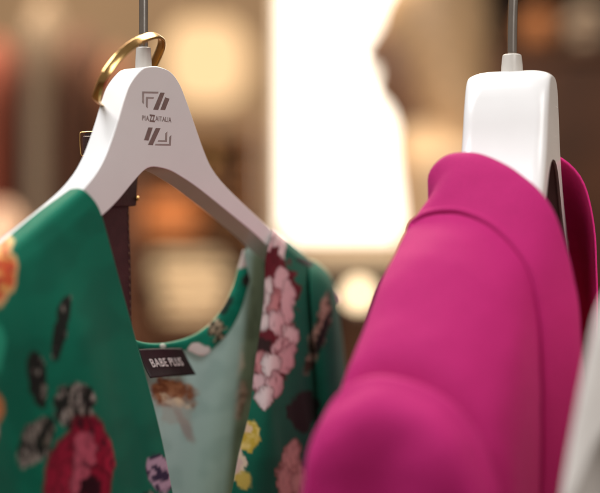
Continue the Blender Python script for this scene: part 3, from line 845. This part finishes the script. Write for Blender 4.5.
# shelf unit
d = 4.1
su = empty('shelf_unit', (X(195, d), d, 0))
tag(su, 'brown open shelf unit with folded clothes behind the stamped hanger', 'shelf unit')
sx0, sx1 = X(120, d), X(262, d)
for a in (sx0, sx1 - .025): part_box('side_panel', a, a + .025, d, d + .38, 0, Z(120, d), M_wood2, su)
part_box('back_panel', sx0 + .026, sx1 - .026, d + .36, d + .375, .02, Z(120, d), M_wood2, su, .001)
shelf_y = [128, 182, 236, 322]
for py in shelf_y: part_box('shelf', sx0 + .027, sx1 - .027, d + .002, d + .355, Z(py, d) - .022, Z(py, d), M_wood2, su)

def folded(name, label, cat, px0, px1, py0, py1, d, col, layers=4, group=None, depth=.28):
    """a pile of folded cloth: soft rounded layers"""
    x0, x1, z0, z1 = X(px0, d), X(px1, d), Z(py1, d), Z(py0, d)
    root = empty(name, ((x0 + x1) / 2, d + .15, z0)); tag(root, label, cat, group)
    hh = (z1 - z0) / layers
    m = plain(name + ' cloth', col, .9, 0, .12, 25, 500, .3, .002)
    for k in range(layers):
        bm = bmesh.new(); box(bm, (x0 + random.uniform(0, .035), d + .01, z0 + k * hh + .0015), (x1 - random.uniform(0, .035), d + .01 + depth, z0 + (k + 1) * hh - .0005))
        o = bm_obj('fold', bm, m, root); bevel(o, min(hh * .45, .02), 4, 20)
    return root
folded('folded_sweater', 'folded orange sweaters on the shelf seen under the hanger arch', 'sweater', 138, 200, 184, 235, d, (.70, .27, .10), 3)
folded('folded_shirt', 'cream folded shirts in a bright low pile above the dress label', 'shirts', 150, 232, 256, 321.6, d, (.82, .68, .50), 5)
folded('folded_sweater', 'dark brown folded sweater on the shelf behind the leather belt', 'sweater', 126, 139, 186, 235.6, d, (.09, .045, .02), 3)
folded('handbag', 'brown folded bag on the shelf just right of the stamped hanger', 'bag', 214, 256, 136, 181.6, d, (.08, .035, .012), 2)
folded('folded_sweater', 'tan folded sweater on the shelf left of the brown folded bag', 'sweater', 190, 212, 140, 181.6, d, (.42, .25, .10), 3)
folded('folded_sweater', 'rust brown folded sweater at the right end of the middle shelf', 'sweater', 212, 254, 198, 235.6, d, (.14, .06, .02), 3)

folded('storage_box', 'dark brown box on the lowest shelf just above the dress neckline', 'box', 120 + 8, 225, 331, 380, d, (.05, .02, .012), 1)
part_box('shelf', sx0 + .027, sx1 - .027, d + .002, d + .355, Z(381, d) - .022, Z(381, d), M_wood2, su)

# rack of hanging clothes at far left
def hung(name, label, cat, pxc, wpx, d, pytop, length, col, group, rot=0, seed=0):
    root = empty(name, (X(pxc, d), d, Z(pytop, d))); tag(root, label, cat, group)
    m = plain(label[:20], col, .9, 0, .1, 20, 300, .3, .002)
    w = X(300 + wpx, d); cx, zt = X(pxc, d), Z(pytop, d)
    # seen edge on: half-depth .22 along the view, half-width w/2 across
    rings = []
    for z, sc, dp in ((0, .18, .05), (-.012, .5, .07), (-.05, .85, .15), (-.10, 1, .21), (-.2, 1.0, .23), (-.45, .9, .22), (-.7, 1.0, .22), (-length, 1.1, .235)):
        rg = []
        for k in range(40):
            a = k / 40 * 2 * math.pi
            fo = 1 + (.13 * math.sin(a * 7 + seed + z * 3) * smooth(-.1, -.5, z))
            px_, py_ = math.cos(a) * w / 2 * sc * fo, math.sin(a) * dp * fo
            c, s = math.cos(R(rot)), math.sin(R(rot))
            rg.append(Vector((cx + px_ * c - py_ * s, d + px_ * s + py_ * c, zt + z)))
        rings.append(rg)
    G = []
    for k in range(40): pass
    cols = [spline_idx([r[k] for r in rings], 40) for k in range(40)]
    G = [[cols[k][j] for k in range(40)] for j in range(40)]
    grid_mesh('body', G, m, root, None, 0, True)
    for sgn_ in (-1, 1):
        P = []
        for f in range(8):
            t = f / 7
            yy = sgn_ * (.17 + .05 * t); P.append(Vector((cx - math.sin(R(rot)) * yy + w * .1 * t, d + yy * math.cos(R(rot)), zt - .09 - .5 * t)))
        bm = bmesh.new(); tube(bm, P, [w * .30 * (1.15 - .35 * f / 7) for f in range(8)], 16); bm_obj('sleeve', bm, m, root)
    return root
gname = 'clothes hanging on the blurred rack'
hung('hanging_dress', 'brick red garment at the far left of the blurred rack', 'dress', -2, 44, 3.0, 40, 1.0, (.27, .065, .038), gname, 0, 1)
hung('hanging_coat', 'beige grey coat on the blurred rack between the red and the dark brown garments', 'coat', 47, 34, 3.1, 2, 1.05, (.30, .23, .165), gname, 2, 2)
hung('hanging_coat', 'dark brown coat on the blurred rack just left of the white hanger neck', 'coat', 84, 38, 3.15, 30, 1.05, (.10, .040, .022), gname, -2, 3)
hung('hanging_dress', 'rust brown garment on the blurred rack right behind the leather belt', 'dress', 118, 34, 3.2, 52, 1.0, (.20, .075, .035), gname, 1, 4)
hung('hanging_shirt', 'pale pink shirt low at the far left behind the dress shoulder', 'shirt', 4, 40, 2.7, 205, .9, (.75, .52, .40), gname, 0, 5)

# dark cabinet at the right with a few things on its shelf
d = 3.7
cb = empty('cabinet', (X(540, d), d, 0))
tag(cb, 'dark brown open cabinet filling the right of the background', 'cabinet')
cx0, cx1 = X(470, d), X(690, d)
for a in (cx0, cx1 - .03): part_box('side_panel', a, a + .03, d, d + .45, 0, Z(-150, d), M_wood, cb)
part_box('back_panel', cx0 + .032, cx1 - .032, d + .42, d + .445, .02, Z(-150, d), M_wood, cb, .001)
for py in (-60, 44, 330): part_box('shelf', cx0 + .033, cx1 - .033, d + .002, d + .415, Z(py, d) - .025, Z(py, d), M_wood, cb)
part_box('door', cx0 + .04, cx1 - .04, d - .03, d - .004, Z(328, d), Z(62, d), M_wood, cb)
folded('storage_box', 'orange brown box on the cabinet shelf right of the second hook', 'box', 520, 562, 8, 43.6, d, (.40, .16, .06), 1)
folded('folded_shirt', 'grey folded shirts on the cabinet shelf at the upper right corner', 'shirts', 568, 606, 2, 43.6, d, (.42, .34, .27), 3)

# ------------------------------------------------ a shopper in profile before the lit panel
d = 2.75
M_skin = plain('skin', (.26, .135, .075), .55, 0, .08, 20)
M_hair = plain('light brown hair', (.62, .40, .21), .5, 0, .3, 60)
M_coat = plain('camel coat cloth', (.74, .52, .31), .9, 0, .08, 20)
M_trs = plain('dark trousers', (.05, .04, .04), .9)
px_ = X(412, d); eye_z = Z(46, d)
person = empty('person', (px_, d, 0))
tag(person, 'blurred person with light brown hair and camel coat before the glowing white panel', 'person')
def V(x, y, z): return Vector((px_ + x, d + y, z))
e = eye_z
J = {'pel': (V(.05, 0, e - .72), .11), 'sp': (V(.08, 0, e - .52), .085), 'ch': (V(.075, 0, e - .33), .085), 'nb': (V(.03, 0, e - .20), .055), 'nk': (V(.0, 0, e - .125), .062),
     'hd': (V(0, 0, e - .02), .082), 'hd2': (V(.03, 0, e + .055), .082), 'jaw': (V(-.052, 0, e - .108), .040), 'nose': (V(-.094, 0, e - .042), .022), 'brow': (V(-.060, 0, e + .016), .036)}
E = [('pel', 'sp'), ('sp', 'ch'), ('ch', 'nb'), ('nb', 'nk'), ('nk', 'hd'), ('hd', 'hd2'), ('hd', 'jaw'), ('brow', 'nose'), ('hd', 'brow')]
for s, nm in ((-1, 'r'), (1, 'l')):
    J['sh' + nm] = (V(.055, s * .17, e - .235), .055); J['el' + nm] = (V(.075, s * .22, e - .52), .042); J['wr' + nm] = (V(-.05, s * .21, e - .75), .028); J['ha' + nm] = (V(-.08, s * .20, e - .84), .026)
    J['hip' + nm] = (V(0, s * .09, e - .80), .095); J['kn' + nm] = (V(-.02, s * .10, .50), .06); J['an' + nm] = (V(.03, s * .10, .08), .042); J['toe' + nm] = (V(-.13, s * .11, .035), .035)
    E += [('ch', 'sh' + nm), ('sh' + nm, 'el' + nm), ('el' + nm, 'wr' + nm), ('wr' + nm, 'ha' + nm), ('pel', 'hip' + nm), ('hip' + nm, 'kn' + nm), ('kn' + nm, 'an' + nm), ('an' + nm, 'toe' + nm)]
names = list(J); me = bpy.data.meshes.new('figure')
me.from_pydata([tuple(J[k][0]) for k in names], [(names.index(a), names.index(b_)) for a, b_ in E], [])
fig = link('figure', me, M_skin, person)
sm = fig.modifiers.new('skin', 'SKIN'); sm.use_smooth_shade = True
for i, k in enumerate(names):
    sv = me.skin_vertices[0].data[i]; r = J[k][1]; sv.radius = (r, r); sv.use_root = (k == 'pel')
ss = fig.modifiers.new('sub', 'SUBSURF'); ss.levels = 2; ss.render_levels = 2
def ringset(name, spec, m, n=40, fold=.0, parent=person):
    rings = []
    for (x, y, z, rx, ry) in spec:
        rings.append([V(x + rx * math.cos(k / n * 2 * math.pi) * (1 + fold * math.sin(k * 1.1)), y + ry * math.sin(k / n * 2 * math.pi) * (1 + fold * math.sin(k * .9)), z) for k in range(n)])
    cols = [spline_idx([r[k] for r in rings], 40) for k in range(n)]
    return grid_mesh(name, [[cols[k][j] for k in range(n)] for j in range(40)], m, parent, None, 0, True)
ringset('hair', [(.055, 0, e + .155, .01, .01), (.052, 0, e + .145, .06, .06), (.048, 0, e + .10, .098, .092), (.045, 0, e + .03, .112, .098), (.062, 0, e - .06, .088, .098), (.085, 0, e - .15, .075, .105), (.10, 0, e - .25, .058, .105), (.105, 0, e - .34, .03, .07)], M_hair, 40, .03)
ringset('coat', [(.03, 0, e - .155, .066, .072), (.045, 0, e - .19, .085, .13), (.065, 0, e - .24, .098, .215), (.082, 0, e - .35, .104, .235), (.085, 0, e - .55, .105, .215), (.06, 0, e - .75, .125, .235), (.06, 0, e - 1.05, .15, .25)], M_coat, 40, .03)
for s in (-1, 1):
    bm = bmesh.new(); tube(bm, spline([V(.055, s * .185, e - .225), V(.075, s * .225, e - .40), V(.075, s * .235, e - .53), V(-.01, s * .225, e - .66), V(-.045, s * .215, e - .735)], 20), [.075 - .0015 * k for k in range(20)], 20); bm_obj('sleeve', bm, M_coat, person)
    bm = bmesh.new(); tube(bm, spline([V(0, s * .09, e - .85), V(-.02, s * .10, .50), V(.03, s * .10, .10)], 20), [.105 - .002 * k for k in range(20)], 20); bm_obj('trouser_leg', bm, M_trs, person)

# ================================================================== LIGHT
w = bpy.data.worlds.new('World'); S.world = w; w.use_nodes = True
w.node_tree.nodes['Background'].inputs[0].default_value = (.95, .80, .68, 1); w.node_tree.nodes['Background'].inputs[1].default_value = .19
def area(name, loc, target, size, energy, col, sy=None):
    l = bpy.data.lights.new(name, 'AREA'); l.energy = energy; l.color = col; l.size = size
    if sy: l.shape = 'RECTANGLE'; l.size_y = sy
    o = bpy.data.objects.new(name, l); C.objects.link(o); o.location = loc
    o.rotation_euler = (Vector(target) - Vector(loc)).to_track_quat('-Z', 'Y').to_euler()
    return o
area('key_light', (-.80, .46, 2.75), (.02, .8, 1.35), .9, 34, (.97, .98, 1.0))  # added key lamp, unseen, for the cool light from upper left
area('front_fill', (.60, -.30, 2.25), (-.05, .85, 1.36), .7, 10, (1, .975, .95))  # added fill lamp, unseen: lifts the hanger front and the dress inside
area('background_fill', (-.4, 3.4, 3.3), (-.2, 4.2, .8), 1.4, 130, (1, .78, .54))  # unseen lamp added overhead to brighten the background
area('rim_light', (.30, 1.75, 2.6), (.0, .8, 1.3), .6, 24, (1, .87, .72))  # added lamp out of view: warm rim on the hangers, backlights the dress

S.view_settings.view_transform = 'Standard'; S.view_settings.look = 'None'; S.view_settings.exposure = 0; S.view_settings.gamma = 1
S.render.engine = 'CYCLES'; S.cycles.use_denoising = True; S.cycles.max_bounces = 6
